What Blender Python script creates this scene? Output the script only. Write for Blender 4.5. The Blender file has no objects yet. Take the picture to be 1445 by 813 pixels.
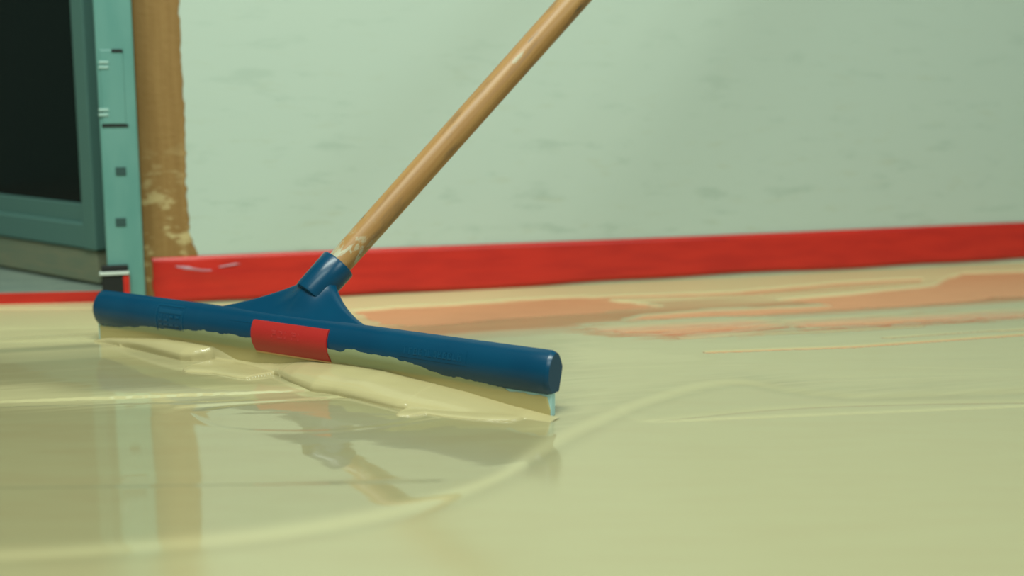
import bpy, bmesh, math, random
import numpy as np
from mathutils import Vector, Matrix
random.seed(4)
rng = np.random.default_rng(7)
scene = bpy.context.scene
COL = scene.collection

# ------------------------------------------------------------------ camera
FPX, CX, CY = 1763.0, 722.5, 406.5          # focal length and centre for a 1445 x 813 frame
PITCH = math.atan((CY - 110.0) / FPX)
def cam_dir(x, y):
    a, b = (x - CX) / FPX, -(y - CY) / FPX
    return Vector((a, math.cos(PITCH) + b * math.sin(PITCH), -math.sin(PITCH) + b * math.cos(PITCH)))
def _unit(x, y):
    d = cam_dir(x, y); return d * (-1.0 / d.z)
CAM_H = 0.60 / (_unit(776, 592) - _unit(135, 484)).length     # the squeegee is 60 cm long
CAM = Vector((0, 0, CAM_H))
def fl(x, y, z=0.0):                        # the point of a horizontal plane seen at a place in the photo
    d = cam_dir(x, y); return CAM + d * ((z - CAM_H) / d.z)

cd = bpy.data.cameras.new('camera'); cam = bpy.data.objects.new('camera', cd); COL.objects.link(cam)
cam.location = CAM; cam.rotation_euler = (math.pi / 2 - PITCH, 0, 0)
cd.sensor_width = 36; cd.lens = 36 * FPX / 1445; cd.clip_start = 0.02
cd.dof.use_dof = True; cd.dof.focus_distance = 1.21; cd.dof.aperture_fstop = 2.8
scene.camera = cam

# ------------------------------------------------------------------ light
w = bpy.data.worlds.new('world'); scene.world = w; w.use_nodes = True
bg = w.node_tree.nodes['Background']; bg.inputs[0].default_value = (0.60, 0.80, 0.70, 1); bg.inputs[1].default_value = 0.20
def area(name, loc, target, sx, sy, power, col, spread=180):
    l = bpy.data.lights.new(name, 'AREA'); l.shape = 'RECTANGLE'; l.size = sx; l.size_y = sy; l.energy = power; l.color = col; l.spread = math.radians(spread)
    o = bpy.data.objects.new(name, l); COL.objects.link(o); o.location = loc
    o.rotation_euler = (Vector(target) - Vector(loc)).to_track_quat('-Z', 'Y').to_euler(); return o
area('ceiling_lamp', (-0.25, 0.22, 2.45), (-0.15, 1.5, 0), 1.7, 0.5, 30, (0.91, 1.0, 0.89), 115)
area('side_lamp', (-0.35, -0.75, 1.85), (-0.1, 1.4, 0.15), 1.3, 0.30, 15, (0.86, 1.0, 0.91))
area('right_lamp', (1.6, -0.2, 1.5), (0.05, 1.2, 0.1), 0.8, 0.5, 12, (0.84, 1.0, 0.95))
scene.view_settings.view_transform = 'Standard'; scene.view_settings.look = 'None'
scene.view_settings.gamma = 1; scene.view_settings.use_curve_mapping = False
scene.view_settings.exposure = 0.12

# ------------------------------------------------------------------ helpers
def link(name, me, mat=None, parent=None, matrix=None, smooth=False):
    o = bpy.data.objects.new(name, me); COL.objects.link(o)
    if mat: me.materials.append(mat)
    if parent is not None: o.parent = parent
    if matrix is not None: o.matrix_local = matrix
    if smooth:
        me.polygons.foreach_set('use_smooth', [True] * len(me.polygons))
    return o
def pymesh(name, v, f):
    me = bpy.data.meshes.new(name); me.from_pydata([tuple(p) for p in v], [], f); me.update(); return me
def bmesh_to(name, bm):
    bmesh.ops.recalc_face_normals(bm, faces=bm.faces)
    me = bpy.data.meshes.new(name); bm.to_mesh(me); bm.free(); return me
def box(bm, x0, x1, y0, y1, z0, z1, bev=0.0, seg=2):
    t = bmesh.new(); bmesh.ops.create_cube(t, size=1)
    for v in t.verts:
        v.co = Vector((x0 + (v.co.x + .5) * (x1 - x0), y0 + (v.co.y + .5) * (y1 - y0), z0 + (v.co.z + .5) * (z1 - z0)))
    if bev: bmesh.ops.bevel(t, geom=list(t.edges), offset=bev, segments=seg, affect='EDGES', profile=.5)
    m = bpy.data.meshes.new('t'); t.to_mesh(m); t.free(); bm.from_mesh(m); bpy.data.meshes.remove(m); return bm
def boxmesh(name, *a, **k): return bmesh_to(name, box(bmesh.new(), *a, **k))
def lathe(name, prof, n=48, cap=True):
    v, f = [], []
    for (r, z) in prof:
        for i in range(n):
            a = 2 * math.pi * i / n; v.append((r * math.cos(a), r * math.sin(a), z))
    for k in range(len(prof) - 1):
        for i in range(n):
            j = (i + 1) % n; f.append((k*n+i, k*n+j, (k+1)*n+j, (k+1)*n+i))
    if cap:
        f.append(tuple(reversed(range(n)))); f.append(tuple((len(prof)-1)*n + i for i in range(n)))
    return pymesh(name, v, f)
def autosmooth(o, ang=35):
    me = o.data
    me.polygons.foreach_set('use_smooth', [True] * len(me.polygons))
    bm = bmesh.new(); bm.from_mesh(me)
    for e in bm.edges:
        if len(e.link_faces) == 2 and e.calc_face_angle(0) > math.radians(ang): e.smooth = False
    bm.to_mesh(me); bm.free()
def tag(o, label=None, cat=None, group=None, kind=None):
    if label: o['label'] = label
    if cat: o['category'] = cat
    if group: o['group'] = group
    if kind: o['kind'] = kind
    return o

# ------------------------------------------------------------------ materials
class NT:
    def __init__(s, name, rough=.5, col=(.5,.5,.5), spec=.5, coat=0, bump=None):
        s.m = bpy.data.materials.new(name); s.m.use_nodes = True; s.t = s.m.node_tree; s.N = s.t.nodes
        s.b = s.N['Principled BSDF']; s.b.inputs['Roughness'].default_value = rough
        s.b.inputs['Base Color'].default_value = (*col, 1); s.b.inputs['Specular IOR Level'].default_value = spec
        s.b.inputs['Coat Weight'].default_value = coat
    def n(s, t, **k):
        x = s.N.new(t)
        for a, b in k.items(): setattr(x, a, b)
        return x
    def l(s, a, b): s.t.links.new(a, b)
    def coord(s, scale=(1,1,1), loc=(0,0,0), kind='Object'):
        c = s.n('ShaderNodeTexCoord'); m = s.n('ShaderNodeMapping'); m.inputs['Scale'].default_value = scale; m.inputs['Location'].default_value = loc
        s.l(c.outputs[kind], m.inputs[0]); return m.outputs[0]
    def noise(s, vec, scale, detail=4, rough=.55, dist=0):
        x = s.n('ShaderNodeTexNoise'); x.inputs['Scale'].default_value = scale; x.inputs['Detail'].default_value = detail
        x.inputs['Roughness'].default_value = rough; x.inputs['Distortion'].default_value = dist; s.l(vec, x.inputs['Vector']); return x.outputs['Fac']
    def ramp(s, fac, a, b, ca=0., cb=1.):
        x = s.n('ShaderNodeMapRange'); x.interpolation_type = 'SMOOTHSTEP'
        x.inputs[1].default_value = a; x.inputs[2].default_value = b; x.inputs[3].default_value = ca; x.inputs[4].default_value = cb
        s.l(fac, x.inputs[0]); return x.outputs[0]
    def math(s, op, a, b=None):
        x = s.n('ShaderNodeMath', operation=op)
        for i, q in enumerate((a, b)):
            if q is None: continue
            if isinstance(q, (int, float)): x.inputs[i].default_value = q
            else: s.l(q, x.inputs[i])
        return x.outputs[0]
    def mix(s, fac, a, b):
        x = s.n('ShaderNodeMix', data_type='RGBA')
        if isinstance(fac, float): x.inputs[0].default_value = fac
        else: s.l(fac, x.inputs[0])
        for i, q in ((6, a), (7, b)):
            if isinstance(q, tuple): x.inputs[i].default_value = (*q, 1)
            else: s.l(q, x.inputs[i])
        return x.outputs[2]
    def color(s, c): s.l(c, s.b.inputs['Base Color'])
    def bump(s, h, strength, dist=.001):
        x = s.n('ShaderNodeBump'); x.inputs['Strength'].default_value = strength; x.inputs['Distance'].default_value = dist
        s.l(h, x.inputs['Height']); s.l(x.outputs[0], s.b.inputs['Normal'])
    def sep(s, vec):
        x = s.n('ShaderNodeSeparateXYZ'); s.l(vec, x.inputs[0]); return x.outputs

PAINT = (.335, .308, .165)
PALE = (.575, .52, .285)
SALMON = (.58, .275, .14)

# wet coat: paint colour, showing the salmon floor where the film is thin
m = NT('wet_paint', rough=.055, spec=.5); m.b.inputs['IOR'].default_value = 1.95
at = m.n('ShaderNodeAttribute', attribute_name='film')
c1 = m.mix(m.ramp(m.noise(m.coord((3, 14, 1)), 3, 4), .3, .75), PAINT, (.325, .285, .15))
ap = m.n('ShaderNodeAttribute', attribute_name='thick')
c1 = m.mix(ap.outputs['Fac'], c1, PALE)                  # paler where the coat is thick, and along the wall to offset its shade
m.color(m.mix(m.ramp(at.outputs['Fac'], .0, 1.), SALMON, c1))
ag = m.n('ShaderNodeAttribute', attribute_name='gloss'); af = m.n('ShaderNodeAttribute', attribute_name='fresh')
m.l(m.ramp(ag.outputs['Fac'], 0., 1., .12, .5), m.b.inputs['Specular IOR Level'])
rr = m.math('ADD', m.ramp(ag.outputs['Fac'], 0., 1., .30, .05), m.math('MULTIPLY', af.outputs['Fac'], .10))
m.l(rr, m.b.inputs['Roughness'])
M_WET = m.m
m = NT('salmon_floor', rough=.45, spec=.4)
m.color(m.mix(m.ramp(m.noise(m.coord((3, 20, 1)), 4, 5), .3, .7), SALMON, (.53, .25, .125)))
M_FLOOR = m.m
m = NT('bead_paint', rough=.16, spec=.4, col=(.44, .378, .195)); M_BEAD = m.m
m = NT('smeared_paint', rough=.33, spec=.35)
cz = m.coord((1, 1, 1)); z = m.sep(cz)[2]
nn = m.noise(m.coord((10, 60, 60)), 2, 5)
m.color(m.mix(m.ramp(m.math('ADD', z, m.math('MULTIPLY', nn, .008)), .021, .027), (.42, .35, .15), (.30, .34, .19)))
M_SMEAR = m.m

# wall
m = NT('painted_wall', rough=.55, spec=.3)
co = m.coord(); xs = m.sep(co)
lo = m.ramp(xs[2], .05, .55, 1., .15)
s1 = m.ramp(m.noise(m.coord((1.7, 1, 7)), 6, 4, .6), .54, .70)
s2 = m.ramp(m.noise(m.coord((3, 1, 14), (4.2, 0, 1.7)), 5, 3, .6), .56, .74)
s3 = m.ramp(m.noise(m.coord((1, 1, 2), (1.2, 0, 5.7)), 1.6, 3), .35, .7)
c = m.mix(s3, (.66, .76, .68), (.70, .79, .70))
c = m.mix(m.math('MULTIPLY', m.math('MULTIPLY', s1, lo), .75), c, (.30, .40, .33))
c = m.mix(m.math('MULTIPLY', m.math('MULTIPLY', s2, lo), .62), c, (.54, .52, .33))
def band(x0, wd, amt):
    a = m.math('ABSOLUTE', m.math('SUBTRACT', xs[0], x0)); return m.math('MULTIPLY', m.ramp(a, wd * .25, wd, 1., 0.), amt)
WALL_JOINTS = [None, None]
m_wall, c_wall, band_wall = m, c, band
M_WALL = m.m

m = NT('raw_timber', rough=.62, spec=.25)
co = m.coord((1, 1, 1)); xs2 = m.sep(co)
g = m.ramp(m.noise(m.coord((60, 8, 3)), 2, 5, .6), .3, .72)
c = m.mix(g, (.235, .130, .040), (.285, .165, .056))
fil = m.math('MULTIPLY', m.ramp(m.noise(m.coord((16, 6, 38)), 1.6, 4, .6), .50, .62), m.ramp(xs2[2], .10, .24, 1., 0.))
c = m.mix(m.math('MULTIPLY', fil, .75), c, (.55, .45, .22))
m.color(c); m.bump(m.noise(m.coord((30, 6, 40)), 3, 5), .5, .002); M_TIMBER = m.m

m = NT('red_tape', rough=.36, spec=.35)
c = m.mix(m.ramp(m.noise(m.coord((2, 1, 12)), 5, 4), .35, .7), (.54, .026, .016), (.45, .020, .014))
m.color(c); M_TAPE = m.m
m = NT('tape_glint', rough=.3, spec=.5, col=(.46, .24, .30)); M_GLINT = m.m
m = NT('frame_paint', rough=.38, spec=.4)
m.color(m.mix(m.ramp(m.noise(m.coord((6, 6, 2)), 4, 3), .3, .7), (.10, .255, .225), (.13, .29, .255))); M_FRAME = m.m
m = NT('door_paint', rough=.4, spec=.4, col=(.075, .165, .145)); M_DOOR = m.m
m = NT('kick_board', rough=.6, spec=.3)
m.color(m.mix(m.ramp(m.noise(m.coord((3, 3, 30)), 5, 4), .3, .7), (.15, .185, .125), (.20, .205, .13))); M_KICK = m.m
m = NT('dark_glass', rough=.05, spec=.12, col=(.010, .016, .015)); M_GLASS = m.m
m = NT('dark_hole', rough=.6, spec=.2, col=(.035, .075, .068)); M_HOLE = m.m
m = NT('black_rubber', rough=.6, spec=.3, col=(.012, .014, .013)); M_BLACK = m.m
m = NT('pale_screw', rough=.4, spec=.4, col=(.30, .47, .42)); M_PALE = m.m
m = NT('pale_metal', rough=.3, spec=.5, col=(.55, .62, .56)); M_METAL = m.m
m = NT('threshold_stone', rough=.45, spec=.4)
m.color(m.mix(m.ramp(m.noise(m.coord((4, 14, 4)), 5, 4), .3, .7), (.15, .20, .17), (.20, .25, .205))); M_STONE = m.m

m = NT('blue_plastic', rough=.27, spec=.36)
nz = m.noise(m.coord(), 90, 3)
m.color(m.mix(m.ramp(m.noise(m.coord(), 14, 3), .35, .7), (.0005, .044, .098), (.0006, .050, .108))); m.bump(nz, .10, .0006); M_BLUE = m.m
m = NT('blue_plastic_raised', rough=.30, spec=.5, col=(.0006, .056, .118)); M_BLUE2 = m.m
m = NT('red_plastic', rough=.38, spec=.45, col=(.40, .018, .015)); M_BADGE = m.m
m = NT('red_plastic_raised', rough=.36, spec=.5, col=(.42, .028, .026)); M_BADGE2 = m.m
m = NT('badge_rim', rough=.5, spec=.3, col=(.62, .36, .14)); M_RIM = m.m
m = NT('blade_rubber', rough=.45, spec=.4, col=(.36, .58, .56)); M_BLADE = m.m

m = NT('worn_handle_wood', rough=.40, spec=.32)
co = m.coord(); hz = m.sep(co)
g = m.ramp(m.noise(m.coord((90, 90, 4)), 1, 5, .6), .28, .72)
c = m.mix(g, (.29, .145, .045), (.40, .225, .08))
c = m.mix(m.ramp(m.noise(m.coord((40, 40, 9)), 1.4, 3), .55, .68), c, (.24, .135, .055))
low = m.ramp(hz[2], .070, .15, 1., 0.)
c = m.mix(m.math('MULTIPLY', m.ramp(m.noise(m.coord((60, 60, 30)), 2.0, 5, .65, 1.), .50, .60), m.math('MULTIPLY', low, .75)), c, (.44, .50, .38))
c = m.mix(m.math('MULTIPLY', m.ramp(m.noise(m.coord((70, 70, 16), (3, 1, .4)), 1.0, 3, .5), .68, .73), .6), c, (.38, .38, .27))
c = m.mix(m.math('MULTIPLY', m.ramp(m.noise(m.coord((80, 80, 22), (1, 7, 2.4)), 1.0, 2, .5), .66, .70), .8), c, (.09, .07, .04))
m.color(c); m.bump(m.noise(m.coord((90, 90, 5)), 1, 5), .25, .0006); M_WOOD = m.m

# ------------------------------------------------------------------ setting: wall frame
# the wall meets the floor along a line running away to the right; wall coordinates: x along it, y out of it into the room, z up
A0, A1 = fl(480, 420), fl(1445, 370)
WX = (A1 - A0).normalized(); WN = Vector((WX.y, -WX.x, 0))           # WN points to the camera side
def wall_hit(x, y, off=0.0):
    d = cam_dir(x, y); t = ((A0 + WN * off) - CAM).dot(WN) / d.dot(WN); return CAM + d * t
W0 = wall_hit(203, 350); W0.z = 0
WM = Matrix(((WX.x, -WN.x, 0, W0.x), (WX.y, -WN.y, 0, W0.y), (0, 0, 1, 0), (0, 0, 0, 1)))
# local axes: x = along the wall, y = into the wall (so -y is the room), z = up
WI = WM.inverted()
def wl(x, y, off=0.0): return WI @ wall_hit(x, y, off)
xj1, xj2 = wl(938, 160).x, wl(566, 160).x
c_wall = m_wall.mix(band_wall(xj1, .016, .16), c_wall, (.36, .44, .37))
c_wall = m_wall.mix(band_wall(xj2, .014, .09), c_wall, (.36, .44, .37))
m_wall.color(c_wall)
m_wall.bump(m_wall.noise(m_wall.coord((10, 10, 30)), 6, 4), .12, .001)

xw = wl(262, 200).x                                    # where the timber ends and the wall begins
me = boxmesh('wall_back', xw - .012, 2.6, 0, .09, -.0016, 2.62)
tag(link('wall_back', me, M_WALL, matrix=WM), kind='structure')
tag(link('ceiling', boxmesh('ceiling', -3.0, 3.4, -2.5, 3.2, 2.62, 2.72), M_WALL), kind='structure')

tag(link('wall_left', boxmesh('wall_left', -2.7, -1.06, 0, .09, -.0016, 2.62), M_WALL, matrix=WM), kind='structure')
tag(link('wall_far', boxmesh('wall_far', -2.7, 2.6, 1.15, 1.25, -.0016, 2.62), M_WALL, matrix=WM), kind='structure')
# timber post, its right edge ragged, 1.5 mm proud of the wall
N = 260; v, f = [], []
for k in range(N + 1):
    zz = 2.5 * (k / N) ** 1.6 - .0016
    r = xw + .0007 * math.sin(zz * 31) + random.uniform(-.0011, .0011) * (1.6 if zz < .2 else 1)
    if zz < .10: r += .010 * max(0, 1 - abs(zz - .070) / .022)
    v += [(0, -.0015, zz), (r - .0012, -.0015, zz), (r, .001, zz), (r, .07, zz), (0, .07, zz)]
for k in range(N):
    for i in range(5):
        j = (i + 1) % 5; f.append((k*5+i, k*5+j, (k+1)*5+j, (k+1)*5+i))
f += [(4, 3, 2, 1, 0), tuple(N*5 + i for i in range(5))]
tag(link('trim_1', pymesh('trim_1', v, f), M_TIMBER, matrix=WM), 'raw orange timber post between door jamb and white wall', 'post', kind='structure')

# jamb: stands 45 mm proud of the wall, lit side face to the right
JW, JF = .046, .042
jm = boxmesh('trim_2', -JW, -.001, -JF, .06, -.0016, 2.5, bev=.003)
jamb = tag(link('trim_2', jm, M_FRAME, matrix=WM), 'pale teal door jamb with hinge and screw holes', 'door jamb', kind='structure')
def jz(y, x=160): return wl(x, y, JF).z
def jx(x, y): return wl(x, y, JF).x
b = bmesh.new(); box(b, -JW + .004, -.014, -JF - .0012, -JF + .001, jz(177) + .0015, jz(70), bev=.0012)
hinge = link('hinge', bmesh_to('hinge', b), M_FRAME, jamb)
for y0, y1 in ((84, 97), (151, 163)):
    for q in (0, 1):
        yy = y0 + 2 + q * 7
        b = bmesh.new(); yq = yy; box(b, jx(139, yq), jx(153, yq), -JF - .0024, -JF - .001, jz(yy + 4), jz(yy), bev=.0006)
        link('screw', bmesh_to('screw', b), M_PALE, hinge)
b = bmesh.new(); box(b, -JW + .003, -.012, -JF - .0012, -JF + .001, jz(179), jz(175.5)); link('joint_gap', bmesh_to('joint_gap', b), M_BLACK, jamb)
b = bmesh.new(); box(b, jx(157, 72), jx(173, 72), -JF - .0020, -JF - .0010, jz(74), jz(69.5), bev=.0004); link('latch_slot', bmesh_to('latch_slot', b), M_BLACK, hinge)
for y in (242, 314):
    b = bmesh.new(); box(b, jx(163, y), jx(178, y), -JF - .0009, -JF + .001, jz(y + 6), jz(y - 6), bev=.0004); link('screw_hole', bmesh_to('screw_hole', b), M_HOLE, jamb)
# black foot with a pale clip, red tape end on its right
zt = jz(374)
b = bmesh.new(); box(b, jx(143, 380), jx(181, 380), -JF - .006, -JF + .002, .004, zt, bev=.0015); foot = link('foot_block', bmesh_to('foot_block', b), M_BLACK, jamb)
b = bmesh.new(); box(b, jx(140, 380), jx(182, 380), -JF - .0085, -JF + .001, jz(387), jz(382.5), bev=.0007); link('clip', bmesh_to('clip', b), M_METAL, foot)
b = bmesh.new(); box(b, jx(174, 395), jx(182.5, 395), -JF - .0068, -JF + .001, .004, jz(388.5), bev=.0005); link('tape_end', bmesh_to('tape_end', b), M_TAPE, foot)

# threshold at the left with a red strip on its riser
T0, T1 = fl(0, 431), fl(150, 427.5)
tdir = (T1 - T0).normalized(); tn = Vector((-tdir.y, tdir.x, 0))
TH = 0.0
d = cam_dir(0, 413); tt = (T0 - CAM).dot(tn) / d.dot(tn); TH = (CAM + d * tt).z
TM = Matrix(((tdir.x, tn.x, 0, T0.x), (tdir.y, tn.y, 0, T0.y), (0, 0, 1, 0), (0, 0, 0, 1)))
Lx = (T1 - T0).length
b = bmesh.new()
box(b, -.9, Lx + .03, .0, .062, -.0016, TH, bev=.002)
box(b, -.9, Lx + .03, .064, .9, -.0016, TH - .0006, bev=.001)
tag(link('trim_3', bmesh_to('trim_3', b), M_STONE, matrix=TM), 'grey stone door threshold', 'threshold', kind='structure')
b = bmesh.new(); box(b, -.9, Lx + .02, -.0012, .0004, .0012, TH - .0008, bev=.0003)
tag(link('adhesive_tape', bmesh_to('adhesive_tape', b), M_TAPE, matrix=TM), 'short thin red tape strip along the edge of the door threshold at left', 'tape')

# door leaf standing open, running back to the left
D0, D1 = fl(139, 404, TH), fl(0, 378.5, TH)
dd = (D1 - D0).normalized(); dn = Vector((dd.y, -dd.x, 0))
if dn.dot(CAM - D0) < 0: dn = -dn
DM = Matrix(((dd.x, dn.x, 0, D0.x), (dd.y, dn.y, 0, D0.y), (0, 0, 1, TH), (0, 0, 0, 1)))   # x along the leaf, y to the room
DI = DM.inverted()
def dl(x, y):
    q = cam_dir(x, y); t = (D0 - CAM).dot(dn) / q.dot(dn); return DI @ (CAM + q * t)
DWD = .82; DH = 2.05
zk, zr, zb = dl(70, 343).z, dl(60, 308).z, dl(50, 282).z
xg, xb = dl(113, 200).x, dl(106, 150).x
door = tag(bpy.data.objects.new('door_1', None), 'open teal framed glass door at left edge of the wall', 'door', kind='structure'); COL.objects.link(door); door.matrix_world = DM
b = bmesh.new(); box(b, .0, DWD, -.036, .0, .003, zk - .001, bev=.002); link('kick_board', bmesh_to('kick_board', b), M_KICK, door)
b = bmesh.new(); box(b, .0, DWD, -.040, .003, zk, zr, bev=.002); link('bottom_rail', bmesh_to('bottom_rail', b), M_DOOR, door)
b = bmesh.new(); box(b, -.004, xg, -.040, .004, zk - .0005, DH, bev=.002); link('stile', bmesh_to('stile', b), M_DOOR, door)
b = bmesh.new(); box(b, DWD - .06, DWD, -.040, .004, zk - .0005, DH, bev=.002); link('stile', bmesh_to('stile', b), M_DOOR, door)
b = bmesh.new(); box(b, xg, DWD - .06, -.040, .003, DH - .07, DH, bev=.002); link('top_rail', bmesh_to('top_rail', b), M_DOOR, door)
b = bmesh.new(); box(b, xg, DWD - .06, -.030, -.006, zr - .001, zb, bev=.001); box(b, xg - .001, xb, -.030, -.006, zr, DH - .07, bev=.001)
link('glazing_bead', bmesh_to('glazing_bead', b), M_DOOR, door)
b = bmesh.new(); box(b, xb - .004, DWD - .058, -.022, -.016, zb - .003, DH - .068); link('glass', bmesh_to('glass', b), M_GLASS, door)

# ------------------------------------------------------------------ the two red tape strips: the long one along the wall
zt0 = wl(700, 344).z; 
xs0 = wl(216, 390).x
N = 400; v, f = [], []; X1 = 2.55
def taper(x):                                       # bottom edge of the tape above the floor, a little wavy
    return .0030 + .0012 * math.sin(x * 9 + 1) + .0008 * math.sin(x * 23) + (.003 * max(0, min(1, (x - .55) / .5)))
for k in range(N + 1):
    s = k / N; x = xs0 + (X1 - xs0) * s ** 1.5
    rag = 0
    bot = taper(x); top = zt0 + .0005 * math.sin(x * 6)
    for j in range(9):
        tz = j / 8; zz = bot + (top - bot) * tz
        cr = .0020 * math.exp(-((x - xs0 - .07) / .05) ** 2) * math.exp(-((zz - .042 - .010 * math.sin((x - xs0) * 40)) / .006) ** 2)
        wv = .0004 * math.sin(x * 37 + 3 * tz) * (1 - tz)
        v.append((x + (.0015 * math.sin(tz * 11) if k == 0 else 0), -.0022 - cr - max(0, wv), zz))
for k in range(N):
    for j in range(8):
        a = k*9+j; f.append((a, a+9, a+10, a+1))
me = pymesh('adhesive_tape', v, f)
tape = link('adhesive_tape', me, M_TAPE, matrix=WM, smooth=True)
so = tape.modifiers.new('thickness', 'SOLIDIFY'); so.thickness = .0004; so.offset = 0
tag(tape, 'long wide red tape strip running along the foot of the white wall', 'tape')
# pale patches painting the highlight on the tape crease near its left end
def crease_glint(cx0, cz0, lx, lz, ang, seed):
    r_ = random.Random(seed); v = [(cx0, -.0046, cz0)]; n = 40
    for i in range(n):
        a = 2 * math.pi * i / n; q = 1 + r_.uniform(-.18, .18)
        px, pz = lx * math.cos(a) * q, lz * math.sin(a) * q
        v.append((cx0 + px * math.cos(ang) - pz * math.sin(ang), -.0036, cz0 + px * math.sin(ang) + pz * math.cos(ang)))
    return pymesh('crease_glint', v, [(0, 1 + (i + 1) % n, 1 + i) for i in range(n)])
for i, (px, py, lx, lz, an) in enumerate(((268, 378, .017, .0022, -.16), (290, 381, .010, .0011, -.05), (322, 374, .014, .0011, .12))):
    p = wl(px, py); link('crease_glint', crease_glint(p.x, p.z, lx, lz, an, i), M_GLINT, tape)

# ------------------------------------------------------------------ floor and the wet coat
FZ = -.0016
me = boxmesh('floor', -3.0, 3.4, -2.5, 3.2, -.10, FZ)
tag(link('floor', me, M_FLOOR), kind='structure')

def P(pts): return np.array([fl(x, y).to_2d()[:] for x, y in pts])
def seg_dist(X, Y, pts, closed=False):
    best = np.full(X.shape, 1e9); n = len(pts); par = np.zeros(X.shape)
    for i in range(n if closed else n - 1):
        a, b = pts[i], pts[(i + 1) % n]; d = b - a; L2 = max(1e-12, d @ d)
        t = np.clip(((X - a[0]) * d[0] + (Y - a[1]) * d[1]) / L2, 0, 1)
        r = np.hypot(X - a[0] - t * d[0], Y - a[1] - t * d[1]); k = r < best
        best = np.where(k, r, best); par = np.where(k, (i + t) / max(1, n - 1), par)
    return best, par
def inside(X, Y, pts):
    c = np.zeros(X.shape, bool); n = len(pts)
    for i in range(n):
        x0, y0 = pts[i]; x1, y1 = pts[(i + 1) % n]
        if y0 == y1: continue
        k = ((y0 > Y) != (y1 > Y)) & (X < (x1 - x0) * (Y - y0) / (y1 - y0) + x0); c ^= k
    return c
def sdist(X, Y, pts):
    d, _ = seg_dist(X, Y, pts, True); return np.where(inside(X, Y, pts), d, -d)
def smooth_line(pts, k=3):
    for _ in range(k):
        q = [pts[0]]
        for a, b in zip(pts[:-1], pts[1:]): q += [a * .75 + b * .25, a * .25 + b * .75]
        q.append(pts[-1]); pts = np.array(q)
    return pts
def vnoise(X, Y, sx, sy, seed):
    g = np.random.default_rng(seed).random((257, 257)); u, w_ = X / sx + 1000.3, Y / sy + 1000.7
    i, j = np.floor(u).astype(int), np.floor(w_).astype(int); a, b = u - i, w_ - j
    a = a*a*(3-2*a); b = b*b*(3-2*b); i %= 256; j %= 256
    return (g[i, j]*(1-a)*(1-b) + g[i+1, j]*a*(1-b) + g[i, j+1]*(1-a)*b + g[i+1, j+1]*a*b) * 2 - 1
def sstep(x): x = np.clip(x, 0, 1); return x * x * (3 - 2 * x)

gx = np.concatenate([np.linspace(-2.6, -.82, 40)[:-1], np.linspace(-.82, 1.12, 760), np.linspace(1.12, 3.0, 40)[1:]])
gy = np.concatenate([np.linspace(-1.6, .50, 40)[:-1], np.linspace(.50, 1.35, 380)[:-1], np.linspace(1.35, 2.10, 300), np.linspace(2.10, 2.9, 20)[1:]])
X, Y = np.meshgrid(gx, gy, indexing='ij')
al = X * WX.x + Y * WX.y; ac = -X * WN.x - Y * WN.y            # along the wall / away from the camera
Hh = np.full(X.shape, 1.2)                                      # millimetres
bare = np.full(X.shape, -1.0)
def wob(s, k): return vnoise(al, ac, .10, .006, s) * k + vnoise(al, ac, .022, .0025, s + 50) * k * .5
def patch(pts, soft, s, wobble=.004):
    global bare
    sd = sdist(X, Y, P(pts)) + wob(s, wobble); bare = np.maximum(bare, np.clip(sd / soft, -1, 1))
patch([(500,440),(560,434),(680,428),(830,421),(900,428),(932,433),(880,437),(830,443),(700,451),(600,460),(540,458)], .010, 1)
patch([(700,425),(780,421),(1040,412),(1180,399),(1300,393),(1300,398),(1180,404),(1060,416),(780,425)], .008, 2)
patch([(1102,424),(1240,411),(1323,402),(1345,390),(1360,386),(1500,381),(1500,417),(1397,419.5),(1378,424),(1286,431.5),(1171,438),(1074,445),(987,447),(880,453),(909,446),(1001,438.5),(1130,433),(1171,430)], .010, 3)
patch([(850,465),(900,463),(960,460),(1056,455),(1100,459),(1040,467),(960,472),(880,470)], .075, 4, .012)
patch([(1120,456),(1263,449),(1500,440),(1500,444),(1263,456),(1140,461)], .060, 5, .010)
patch([(-60,438.2),(150,436.2),(150,437.4),(-60,440)], .004, 6, .001)
for pl, wd in (([(1000,498),(1200,490.5),(1500,469)], .0034), ([(960,478),(1150,470),(1300,462)], .0016), ([(1250,478),(1400,468),(1500,464)], .0012)):
    d, t = seg_dist(X, Y, P(pl)); bare = np.maximum(bare, np.clip((wd + wob(9, .0012) - d) / wd, -1, 1))
# thin smears round the bare patches
film = 1 - sstep((bare + .55) / .95)
film = np.clip(film, 0, 1)
Hh = Hh * film - 2.0 * (1 - film)
cov = film
# thick untouched coat towards the camera, with a rounded lip
fresh = smooth_line(P([(-160,790),(0,786),(200,775),(400,755),(560,725),(680,687),(760,638),(820,602),(900,567),(1000,541),(1060,538),(1110,550),(1200,560),(1330,556),(1700,540)]))
poly = np.vstack([fresh, P([(1700, 1100), (-160, 1100)]), [[-2.5, -1.5]], ])
poly = np.vstack([fresh, [[2.9, fresh[-1][1]], [2.9, -1.5], [-2.5, -1.5], [-2.5, fresh[0][1]]]])
sd = sdist(X, Y, poly)
Hh += cov * (-2.1 * (0.5 + 0.5 * np.tanh((sd - .002) / .0085)))
lipd = np.abs(sd + .001 + .004 * vnoise(X, Y, .07, .07, 88))
thick = np.exp(-(lipd / (.0105 + .004 * vnoise(X, Y, .11, .11, 89))) ** 2) * .42 * (1 - .8 * sstep((X - .18) / .12))
def pale(pts, soft, amt, seed, wobble=.008):
    global thick
    d_ = sdist(X, Y, P(pts)) + wob(seed, wobble); thick = np.maximum(thick, amt * sstep(.5 + .5 * d_ / soft))
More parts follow.
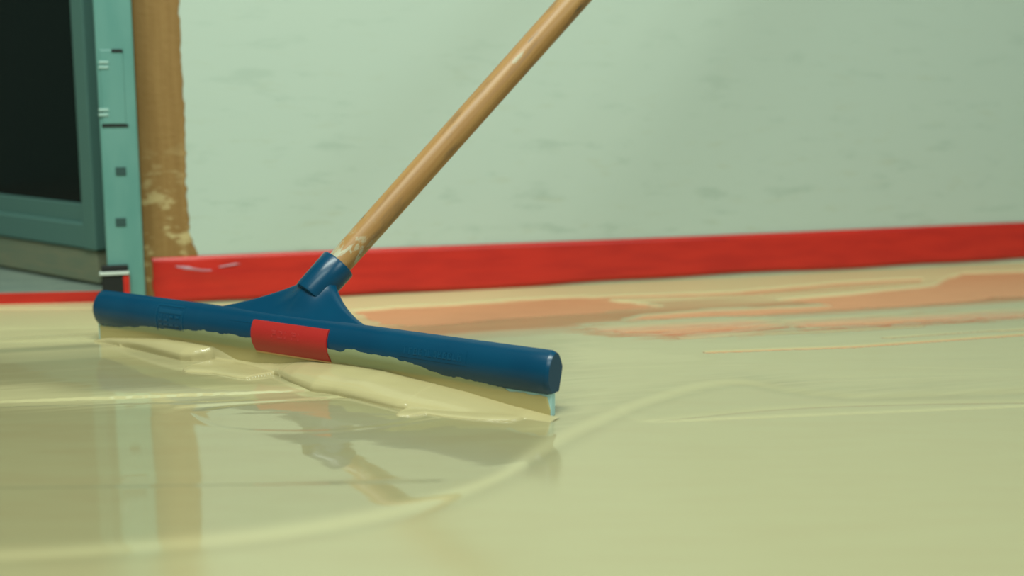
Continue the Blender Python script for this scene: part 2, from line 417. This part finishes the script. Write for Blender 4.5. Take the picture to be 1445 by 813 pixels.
def ridge(pts, amp, wd, fade=.15):
    global Hh
    d, t = seg_dist(X, Y, smooth_line(P(pts)))
    e = sstep(np.minimum(t, 1 - t) / fade) if fade else 1
    Hh += cov * amp * e * np.exp(-(d / wd) ** 2)
def step(pts, amp, wd, fade=.25):
    """a layer edge: the film stands amp higher on the far side and runs out smoothly"""
    global Hh, thick
    q = smooth_line(P(pts)); d, t = seg_dist(X, Y, q)
    tx, ty = q[-1] - q[0]; n_ = math.hypot(tx, ty); side = ((X - q[0][0]) * -ty + (Y - q[0][1]) * tx) / n_
    sg = np.sign(side); e = sstep(np.minimum(t, 1 - t) / fade)
    Hh += cov * amp * e * np.where(sg > 0, np.exp(-d / (wd * 6)), 0) * np.tanh(d / wd)
    if amp > 0: thick = np.maximum(thick, min(.5, amp * .45) * e * np.exp(-((side * 1.0 - wd * .4) / wd) ** 2) * (d < 4 * wd))
step([(900,596),(960,590),(1050,580),(1150,573),(1300,568.5),(1440,567),(1600,566)], 1.1, .0075, .12)
step([(-160,694),(120,690),(300,688),(480,685),(640,681)], -.95, .0050, .15)
step([(-160,575),(80,573),(200,569),(330,563),(480,553)], 2.2, .018, .12)
step([(-160,580),(80,578),(250,573.5),(370,567)], -.6, .0040, .12)
step([(240,579),(330,573),(420,567.5),(510,561)], 1.0, .0055, .15)
step([(640,590),(520,606),(430,612),(320,608),(285,598),(262,583)], -.5, .0045, .15)
ridge([(300,590),(360,589),(420,587)], .10, .004, .3)
step([(-160,487),(60,485),(160,483)], 1.8, .016, .1)
step([(-160,470),(60,468),(160,465)], 1.2, .014, .1)
step([(790,526),(900,521),(1060,517)], .25, .007, .2)
step([(960,520),(1180,512),(1445,508)], -.12, .008, .2)
ridge([(790,560),(850,552),(950,530)], .15, .012, .2)
step([(1050,545),(1200,533),(1445,530)], .20, .010, .2)
step([(1250,520),(1400,526),(1600,526)], .20, .009, .2)
pale([(-160,546),(60,547),(140,556),(230,552),(340,549),(430,546),(490,551),(400,561),(250,570),(80,574),(-160,576)], .030, .80, 31)
pale([(-160,479),(40,475),(90,468),(150,469),(150,486),(60,484),(-160,487)], .030, .75, 32)
pale([(160,497),(250,515),(330,540),(440,556),(420,544),(300,522),(200,500)], .030, .45, 33)  # cream reflection of the bead, painted into the coat colour
pale([(800,489),(900,490),(1000,500),(1060,515),(930,520),(800,524)], .030, .50, 34)
pale([(800,528),(1000,520),(1200,516),(1445,512),(1445,520),(1200,530),(1000,535),(800,545)], .050, .30, 35, .014)
pale([(820,455),(1100,446),(1445,424),(1600,415),(1600,436),(1300,446),(1100,460),(900,470)], .060, .35, 36, .014)
pale([(790,470),(1100,470),(1600,450),(1600,560),(1330,556),(1200,560),(1060,538),(900,567),(800,600)], .060, .40, 37, .02)
# a tongue of thicker film whose surface leans towards the camera
near = smooth_line(P([(262,583),(285,598),(320,608),(430,612),(520,606),(640,590)]))
d, t = seg_dist(X, Y, near)
msk = sstep(sdist(X, Y, P([(262,582),(285,598),(320,608),(430,612),(520,606),(600,592),(560,578),(500,563),(420,568),(330,573)])) / .012)
Hh += cov * msk * 30.0 * np.minimum(d, .085)
# brush-like drag marks along the pull and slow swell of the thick coat
strk = np.where(sd > 0, .25, 1.0)
fade_y = sstep((Y - .55) / .3)
Hh += cov * strk * fade_y * (.050 * vnoise(al, ac, .30, .022, 21) + .018 * vnoise(al, ac, .18, .008, 22))
Hh += cov * (.16 * vnoise(X, Y, .22, .16, 23))
nx, ny = X.shape
V = np.stack([X, Y, Hh * .001], -1).reshape(-1, 3)
# keep the coat inside the room: cut it a little before the wall and the threshold
def keep(px, py):
    a = (px - W0.x) * WN.x + (py - W0.y) * WN.y
    b = (px - W0.x) * WX.x + (py - W0.y) * WX.y
    th = (px - T0.x) * tn.x + (py - T0.y) * tn.y
    return np.where(b > -.001, a > -.001, th < .001) & ((b > -1.04) | (a > .001))
idx = np.arange(nx * ny).reshape(nx, ny)
xc = .25 * (X[:-1, :-1] + X[1:, :-1] + X[1:, 1:] + X[:-1, 1:]); yc = .25 * (Y[:-1, :-1] + Y[1:, :-1] + Y[1:, 1:] + Y[:-1, 1:])
kp = keep(xc, yc)
Q = np.stack([idx[:-1, :-1], idx[1:, :-1], idx[1:, 1:], idx[:-1, 1:]], -1)[kp]
used = np.unique(Q); remap = np.zeros(nx * ny, int); remap[used] = np.arange(len(used))
me = bpy.data.meshes.new('wet_coating')
me.vertices.add(len(used)); me.vertices.foreach_set('co', V[used].astype(np.float32).ravel())
me.loops.add(Q.size); me.loops.foreach_set('vertex_index', remap[Q].astype(np.int32).ravel())
me.polygons.add(len(Q)); me.polygons.foreach_set('loop_start', (np.arange(len(Q)) * 4).astype(np.int32))
me.update(calc_edges=True)
at_ = me.attributes.new('film', 'FLOAT', 'POINT'); at_.data.foreach_set('value', film.reshape(-1)[used].astype(np.float32))
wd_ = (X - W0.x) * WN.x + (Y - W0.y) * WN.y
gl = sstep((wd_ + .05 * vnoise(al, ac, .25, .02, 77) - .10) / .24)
thick = np.maximum(np.maximum(thick, .30 * sstep(sd / .03)), 1.0 * (1 - gl))  # drier paint by the wall, lightened further to offset the wall's shade
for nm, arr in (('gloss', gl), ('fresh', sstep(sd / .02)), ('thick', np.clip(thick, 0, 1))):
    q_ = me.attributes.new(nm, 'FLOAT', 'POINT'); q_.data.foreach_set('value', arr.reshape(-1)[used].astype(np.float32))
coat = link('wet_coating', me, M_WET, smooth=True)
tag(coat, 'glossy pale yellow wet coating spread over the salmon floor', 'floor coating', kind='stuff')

# ------------------------------------------------------------------ squeegee
SL, SR = fl(135, 484), fl(776, 592)
O = (SL + SR) / 2; U = (SR - SL).normalized(); Vb = Vector((-U.y, U.x, 0)); UP = Vector((0, 0, 1))
HL = (SR - SL).length / 2
ZB = .0010                                               # the blade stands in the wet film
SM = Matrix(((U.x, Vb.x, 0, O.x), (U.y, Vb.y, 0, O.y), (0, 0, 1, ZB), (0, 0, 0, 1)))     # x along, y back, z up
SI = SM.inverted()
def shit(x, y, yy):                                      # point of the plane y = yy of the head seen at a place in the photo
    o_, d_ = SI @ CAM, SI.to_3x3() @ cam_dir(x, y); t = (yy - o_.y) / d_.y; return o_ + d_ * t
def sfl(x, y): return SI @ fl(x, y)
sq = bpy.data.objects.new('floor_squeegee', None); COL.objects.link(sq); sq.matrix_world = SM
tag(sq, 'blue plastic floor squeegee with wooden handle spreading yellow paint', 'squeegee')

SEC = [(.0034,.0200),(.0022,.0215),(-.0002,.0250),(-.0026,.0305),(-.0036,.0360),(-.0032,.0420),(-.0012,.0480),(.0022,.0535),(.0062,.0572),(.0110,.0590),(.0150,.0572),(.0178,.0535),(.0205,.0485),(.0228,.0430),(.0212,.0370),(.0186,.0285),(.0160,.0200)]
def front_y(z_):
    a = SEC[:10]
    for (y0, z0), (y1, z1) in zip(a[:-1], a[1:]):
        if z_ < z0: return y0
        if z0 <= z_ <= z1: return y0 + (y1 - y0) * (z_ - z0) / (z1 - z0)
    return a[-1][0]
cyc, czc = .009, .037
stations = [(-HL, .84), (-HL + .0015, .93), (-HL + .005, .985), (-HL + .010, 1)] + [(-HL + .010 + (2*HL - .020) * i / 40, 1) for i in range(1, 40)] + [(HL - .0040, 1), (HL - .0036, .994), (HL - .0003, .93), (HL, .915)]
v, f = [], []; n = len(SEC)
for (x, s) in stations:
    for (yy, zz) in SEC: v.append((x, cyc + (yy - cyc) * s, max(.0205 if s < 1 else 0, czc + (zz - czc) * s)))
for k in range(len(stations) - 1):
    for i in range(n):
        j = (i + 1) % n; f.append((k*n+i, (k+1)*n+i, (k+1)*n+j, k*n+j))
f += [tuple(range(n)), tuple((len(stations)-1)*n + i for i in reversed(range(n)))]
body = link('squeegee_head', pymesh('squeegee_head', v, f), M_BLUE, sq); autosmooth(body, 40)

# blade
b = bmesh.new(); box(b, -HL + .001, HL - .001, .0040, .0110, 0, .0225, bev=.0008)
link('blade', bmesh_to('blade', b), M_BLADE, sq)

# handle axis
S0 = None; best = 1e9
def to_px(pw):
    q = pw - CAM; fw = q.y * math.cos(PITCH) - q.z * math.sin(PITCH); up = q.y * math.sin(PITCH) + q.z * math.cos(PITCH)
    return CX + FPX * q.x / fw, CY - FPX * up / fw
for i in range(-80, 81):
    p = SM @ Vector((i * .001, .011, .052)); x, y = to_px(p)
    e = abs(x - (810 - (y / 372.0) * 332.0))
    if e < best: best, S0 = e, p
ray2 = cam_dir(810, 0)
KH = .60                                                  # how far the handle leans away from the camera
t2 = (S0.y - KH * S0.x) / (ray2.y - KH * ray2.x)
P2 = CAM + ray2 * t2
Hd = (P2 - S0).normalized()
def on_axis(x, y):                                        # distance along the handle seen at a place in the photo
    d_ = cam_dir(x, y).normalized(); w0 = S0 - CAM; bb = Hd.dot(d_); dd_, ee = Hd.dot(w0), d_.dot(w0)
    return (bb * ee - dd_) / (1 - bb * bb)
t_rim, t_low = on_axis(478, 372), on_axis(441, 414)
print('squeegee: CAM_H', CAM_H, 'S0', S0, 'Hd', Hd, 'rim', t_rim, t_low, 'S0px', to_px(S0), 'S0 local', SI @ S0, 'rim px scale', FPX / (S0 + Hd * t_rim).y)
hl = SI.to_3x3() @ Hd; s0l = SI @ S0
HM = Matrix.Translation(s0l) @ hl.to_track_quat('Z', 'Y').to_matrix().to_4x4()
R = .0186
prof = [(R * .86, t_low - .004), (R * .97, t_low - .003), (R, t_low), (R * 1.01, t_low + .02), (R * 1.03, t_rim - .0015), (R * .99, t_rim), (R * .86, t_rim + .0003), (R * .80, t_rim - .004)]
sk = link('socket', lathe('socket', prof, 64), M_BLUE, sq, HM); autosmooth(sk, 40)
prof = [(.0128, t_low + .01), (.0134, t_rim), (.0139, t_rim + .06)] + [(.0139 + .0016 * min(1, i / 10), t_rim + .06 + i * .045) for i in range(1, 26)]
LT = prof[-1][1]; prof += [(.0140, LT + .006), (.0100, LT + .010)]
hd = link('handle', lathe('handle', prof, 48), M_WOOD, sq, HM); autosmooth(hd, 50)

# wing: the web that rises from the head to the socket, in the plane of head and handle
WL, WRr, HT = .172, .172, t_low + .026
nu, nv = 81, 14
hp = hl.copy(); nrm = Vector((1, 0, 0)).cross(hp).normalized()      # across the web
if nrm.y > 0: nrm = -nrm
v, f = [], []
def rim_t(du):
    q = min(1, max(0, (abs(du) - .010) / (WL - .010))); return HT * (1 - q) ** 2.3 - .004
for side in (1, -1):
    for i in range(nu):
        s = -1 + 2 * i / (nu - 1); du = WL * s * (.35 + .65 * abs(s))
        tt = rim_t(du)
        for j in range(nv):
            q = j / (nv - 1); t = -.012 + (tt + .012) * q
            th = (.0064 - .0020 * q + .0075 * math.exp(-(du / .016) ** 2) * float(sstep(np.array((q - .2) / .45)))) * (1 - .55 * sstep(np.array((abs(du) - .05) / .12))) * (math.sqrt(max(0, 1 - max(0, (q - .86) / .14) ** 2)) * .94 + .06)
            v.append(Vector((s0l.x + du, s0l.y, s0l.z)) + hp * t + nrm * th * side)
def ix(s, i, j): return (s * nu + i) * nv + j
for i in range(nu - 1):
    for j in range(nv - 1):
        f.append((ix(0,i,j), ix(0,i+1,j), ix(0,i+1,j+1), ix(0,i,j+1))); f.append((ix(1,i,j+1), ix(1,i+1,j+1), ix(1,i+1,j), ix(1,i,j)))
    f.append((ix(0,i,nv-1), ix(0,i+1,nv-1), ix(1,i+1,nv-1), ix(1,i,nv-1))); f.append((ix(1,i,0), ix(1,i+1,0), ix(0,i+1,0), ix(0,i,0)))
for i in (0, nu - 1):
    for j in range(nv - 1): f.append((ix(0,i,j), ix(0,i,j+1), ix(1,i,j+1), ix(1,i,j)))
bm = bmesh.new(); mm = pymesh('t', v, f); bm.from_mesh(mm)
web = link('web', bmesh_to('web', bm), M_BLUE, sq); autosmooth(web, 50)

# badge and raised lettering follow the curved front of the head
def onface(x, z_, off): return Vector((x, front_y(z_) - off, z_))
def face_patch(name, x0, x1, z0, z1, off0, off1, mat, parent, nx_=24, nz_=10, r=0):
    v, f = [], []
    for o_ in (off1, off0):
        for i in range(nx_ + 1):
            for j in range(nz_ + 1): v.append(onface(x0 + (x1 - x0) * i / nx_, z0 + (z1 - z0) * j / nz_, o_))
    A = lambda s, i, j: (s * (nx_ + 1) + i) * (nz_ + 1) + j
    for i in range(nx_):
        for j in range(nz_):
            f.append((A(0,i,j), A(0,i+1,j), A(0,i+1,j+1), A(0,i,j+1))); f.append((A(1,i,j+1), A(1,i+1,j+1), A(1,i+1,j), A(1,i,j)))
        f.append((A(1,i,0), A(1,i+1,0), A(0,i+1,0), A(0,i,0))); f.append((A(0,i,nz_), A(0,i+1,nz_), A(1,i+1,nz_), A(1,i,nz_)))
    for j in range(nz_):
        f.append((A(0,0,j), A(0,0,j+1), A(1,0,j+1), A(1,0,j))); f.append((A(1,nx_,j), A(1,nx_,j+1), A(0,nx_,j+1), A(0,nx_,j)))
    o = link(name, pymesh(name, v, f), mat, parent); autosmooth(o, 40); return o
bl, br = shit(352, 462, -.007).x, shit(458, 475, -.007).x
badge = face_patch('badge', bl, br, .0195, .0520, -.0005, .0022, M_BADGE, sq); badge['label'] = 'red rectangular badge'
face_patch('badge_edge', bl, br, .0178, .0197, -.002, .0018, M_RIM, badge, 20, 2)
def worn_marks(name, x0, x1, z0, z1, off, mat, parent, n, seed):
    """worn, unreadable raised lettering: a row of short strokes"""
    r_ = random.Random(seed); v, f = [], []; w_ = (x1 - x0) / n
    def stroke(a0, a1, b0, b1):
        k = len(v)
        for o_ in (off, off - .0012):
            v.extend([onface(a0, b0, o_), onface(a1, b0, o_), onface(a1, b1, o_), onface(a0, b1, o_)])
        f.extend([(k, k+1, k+2, k+3), (k+7, k+6, k+5, k+4), (k, k+4, k+5, k+1), (k+1, k+5, k+6, k+2), (k+2, k+6, k+7, k+3), (k+3, k+7, k+4, k)])
    for i in range(n):
        a = x0 + i * w_; b_ = a + w_ * .72; t = w_ * .20; zm = z0 + (z1 - z0) * r_.uniform(.4, .6); h_ = (z1 - z0) * .18
        if r_.random() < .85: stroke(a, a + t, z0, z1)
        if r_.random() < .6: stroke(b_ - t, b_, z0 if r_.random() < .6 else zm, z1)
        for zz in (z0, zm, z1 - h_):
            if r_.random() < .5: stroke(a + t, b_, zz, zz + h_)
    return link(name, pymesh(name, v, f), mat, parent)
bw = br - bl
worn_marks('badge_lettering', bl + bw * .28, bl + bw * .72, .0375, .0450, .00245, M_BADGE2, badge, 5, 3)
# framed mark moulded in the left end of the head
el, er = shit(217, 435, -.005).x, shit(255, 440, -.005).x
fr = face_patch('moulded_frame', el, el + .0016, .0240, .0545, -.001, .0006, M_BLUE2, sq, 2, 10)
face_patch('frame_bar', er - .0012, er, .0260, .0545, -.001, .0005, M_BLUE2, fr, 2, 10)
face_patch('frame_bar', el, er, .0530, .0545, -.001, .0005, M_BLUE2, fr, 12, 2)
face_patch('frame_bar', el + .004, er - .002, .0460, .0500, -.001, .0004, M_BLUE2, fr, 12, 3)
face_patch('frame_bar', el + .012, er - .003, .0290, .0305, -.001, .0006, M_BLUE2, fr, 12, 2)
worn_marks('moulded_lettering', el + .004, er - .003, .0325, .0440, .0006, M_BLUE2, fr, 4, 8)
tl, tr = shit(560, 490, -.006).x, shit(655, 505, -.006).x
pn = face_patch('moulded_panel', tl, tr, .0370, .0505, -.001, .0003, M_BLUE, sq, 24, 6)
worn_marks('panel_lettering', tl + .006, tr - .004, .0405, .0465, .0006, M_BLUE2, pn, 12, 5)

# paint smeared over the blade and the lower edge of the head
def interp(tab, x):
    if x <= tab[0][0]: return tab[0][1]
    for (a, b_), (c_, d_) in zip(tab[:-1], tab[1:]):
        if x <= c_: return b_ + (d_ - b_) * (x - a) / (c_ - a)
    return tab[-1][1]
top_px = [(139,461),(160,463),(195,461),(206,460),(225,462),(255,464),(290,466),(325,471),(350,474.5),(400,481),(452,489),(470,492),(486,496),(492,492),(510,495),(545,501),(575,508),(602,518),(612,524),(640,532),(665,537),(690,543),(712,551),(740,556),(770,561),(775,580)]
tops = []
for (x, y) in top_px: q = shit(x, y, .0015); tops.append((q.x, q.z))
N, K = 640, 9; v, f = [], []
for i in range(N + 1):
    x = tops[0][0] + (tops[-1][0] - tops[0][0]) * i / N
    zt_ = interp(tops, x) + .0006 * math.sin(x * 210) * math.sin(x * 57) + .0009 * float(vnoise(np.array([x]), np.array([.5]), .006, 1., 61)[0]) + .0005 * float(vnoise(np.array([x]), np.array([.5]), .0022, 1., 62)[0])
    for side in (0, 1):
        for j in range(K):
            z_ = zt_ * j / (K - 1)
            base = .0040 if z_ < .0195 else min(.0040, front_y(z_))
            if .0150 < z_ < .0205: base = .0040 + (min(.0040, front_y(.0205)) - .0040) * (z_ - .0150) / .0055
            off = .0009 if j < K - 1 else .0002
            v.append((x, base - off if side == 0 else base + .0006, z_ + .0002))
W_ = 2 * K
for i in range(N):
    for j in range(K - 1):
        a, b_ = i * W_, (i + 1) * W_
        f.append((a + j, b_ + j, b_ + j + 1, a + j + 1)); f.append((a + K + j + 1, b_ + K + j + 1, b_ + K + j, a + K + j))
    f.append((a + K - 1, b_ + K - 1, b_ + 2*K - 1, a + 2*K - 1)); f.append((a + K, b_ + K, b_, a))
f.append(tuple(list(range(0, K)) + list(range(2*K - 1, K - 1, -1)))); f.append(tuple(N*W_ + q for q in (list(range(K, 2*K)) + list(range(K - 1, -1, -1)))))
sm_ = link('paint_smear', pymesh('paint_smear', v, f), M_SMEAR, sq); autosmooth(sm_, 60)
sm_['label'] = 'dried yellow paint smear along the blade'

# ------------------------------------------------------------------ the bead of paint pushed along by the blade
front1 = [(133,484),(150,486),(180,492),(205,498),(256,511),(272,512),(300,511),(330,516),(360,524),(392,533),(410,543),(440,555),(470,559),(520,570),(560,578.5),(600,582),(650,587),(700,590.5),(740,593),(778,598)]
crest1 = [(133,480),(150,478),(180,478),(230,479),(270,485),(300,490),(318,500),(330,508),(360,513),(392,514),(410,512),(440,511),(480,515),(540,524),(600,540),(660,555),(720,573),(760,584),(776,591)]
lobeA = [(255,524),(262,528),(300,530),(320,534),(335,537),(350,538.5),(392,537.5),(398,530)]
lobeB = [(552,587),(560,590),(580,590.5),(600,587),(640,592),(690,596),(730,597)]
def lay(tab): return [((q := sfl(x, y)).x, max(.0008, .004 - q.y)) for x, y in tab]
qf = lay(front1); qa = lay(lobeA); qb = lay(lobeB)
hc = []
for (x, y) in crest1:
    q = shit(x, y, .0005); hc.append((q.x, max(.0012, q.z)))
NX, NQ = 620, 170
x0b, x1b = qf[0][0], qf[-1][0]
QM = max(max(q for _, q in qf), max(q for _, q in qa), max(q for _, q in qb)) + .002
xs_ = np.linspace(x0b, x1b, NX); qs_ = np.linspace(0, QM, NQ)
def tabs(tab, xv, lo=0.):
    a = np.array(tab); o_ = np.argsort(a[:, 0]); y_ = np.interp(xv, a[o_, 0], a[o_, 1]);  return y_
def smooth1(y_, k):
    ker = np.exp(-np.linspace(-2, 2, 2*k+1) ** 2); ker /= ker.sum(); return np.convolve(np.pad(y_, k, 'edge'), ker, 'valid')
F1 = smooth1(tabs(qf, xs_), 5); H1 = smooth1(tabs(hc, xs_), 9)
def prof_(q, Fv, Hv, p=2.0):
    r = np.clip(q / np.maximum(Fv, 1e-4), 0, 1); return Hv * np.sqrt(np.clip(1 - r ** p, 0, 1))
QQ = np.broadcast_to(qs_[None, :], (NX, NQ)); XX = np.broadcast_to(xs_[:, None], (NX, NQ))
Z1 = np.where(QQ < F1[:, None], prof_(QQ, F1[:, None], H1[:, None], 1.75), -.002)
def lobe(tab, h, p=7.0, endw=.010):
    a = np.array(tab); xa, xb_ = a[:, 0].min(), a[:, 0].max()
    e = np.clip(np.minimum(xs_ - xa, xb_ - xs_) / endw, 0, 1); e = np.sqrt(np.clip(1 - (1 - e) ** 2, 0, 1))
    Fv = smooth1(tabs(tab, xs_), 4); Fb = np.minimum(F1 * .6, Fv); Fv = Fb + (Fv - Fb) * (e > 0) * e ** .35
    z_ = prof_(QQ, Fv[:, None], h * (.35 + .65 * e[:, None]), p); return np.where((QQ < Fv[:, None]) & (e[:, None] > 0), z_, -.002)
ZA = lobe(qa, .0045, 7.0, .007); ZBb = lobe(qb, .0032)
def smax(a, b_, k): d = a - b_; return .5 * (a + b_ + np.sqrt(d * d + k * k))
Z = np.maximum(Z1, np.maximum(ZA, ZBb)); pos = (Z1 > .0005) & (np.maximum(ZA, ZBb) > .0005)
Z = np.where(pos, smax(Z1, np.maximum(ZA, ZBb), .0012) - .0003, Z)
# two little knobs where the bead was cut by the pull
for (px, py, r_, h_) in ((263, 506, .0075, .0075), (177, 489, .0060, .0035)):
    c_ = sfl(px, py); d2 = ((XX - c_.x) ** 2 + ((QQ - (.004 - c_.y)) * .8) ** 2) / r_ ** 2
    k_ = h_ * np.sqrt(np.clip(1 - d2, 0, 1)); Z = np.where(d2 < 1, np.maximum(Z, k_), Z)
Z += np.where(Z > .0005, .00035 * vnoise(XX, QQ, .03, .012, 41), 0)
Zs = Z.copy()
for _ in range(1):
    Zs[1:-1, 1:-1] = (Z[1:-1, 1:-1] * 8 + Z[:-2, 1:-1] + Z[2:, 1:-1] + Z[1:-1, :-2] + Z[1:-1, 2:]) / 12; Z = Zs.copy()
QO = QQ + .45 * np.clip(Z, 0, .008) * sstep(QQ / .006)
v = np.stack([XX, .0034 - QO, Z + .0002], -1).reshape(-1, 3)
idx = np.arange(NX * NQ).reshape(NX, NQ); keepq = (Z[:-1, :-1] > -.0019) | (Z[1:, :-1] > -.0019) | (Z[1:, 1:] > -.0019) | (Z[:-1, 1:] > -.0019)
Qf = np.stack([idx[:-1, :-1], idx[:-1, 1:], idx[1:, 1:], idx[1:, :-1]], -1)[keepq]
us = np.unique(Qf); rm = np.zeros(NX * NQ, int); rm[us] = np.arange(len(us))
me = pymesh('paint_bead', v[us], [tuple(q) for q in rm[Qf]])
bead = link('paint_bead', me, M_BEAD, matrix=SM, smooth=True)
tag(bead, 'thick pale yellow paint bead piled along the squeegee blade', 'paint')
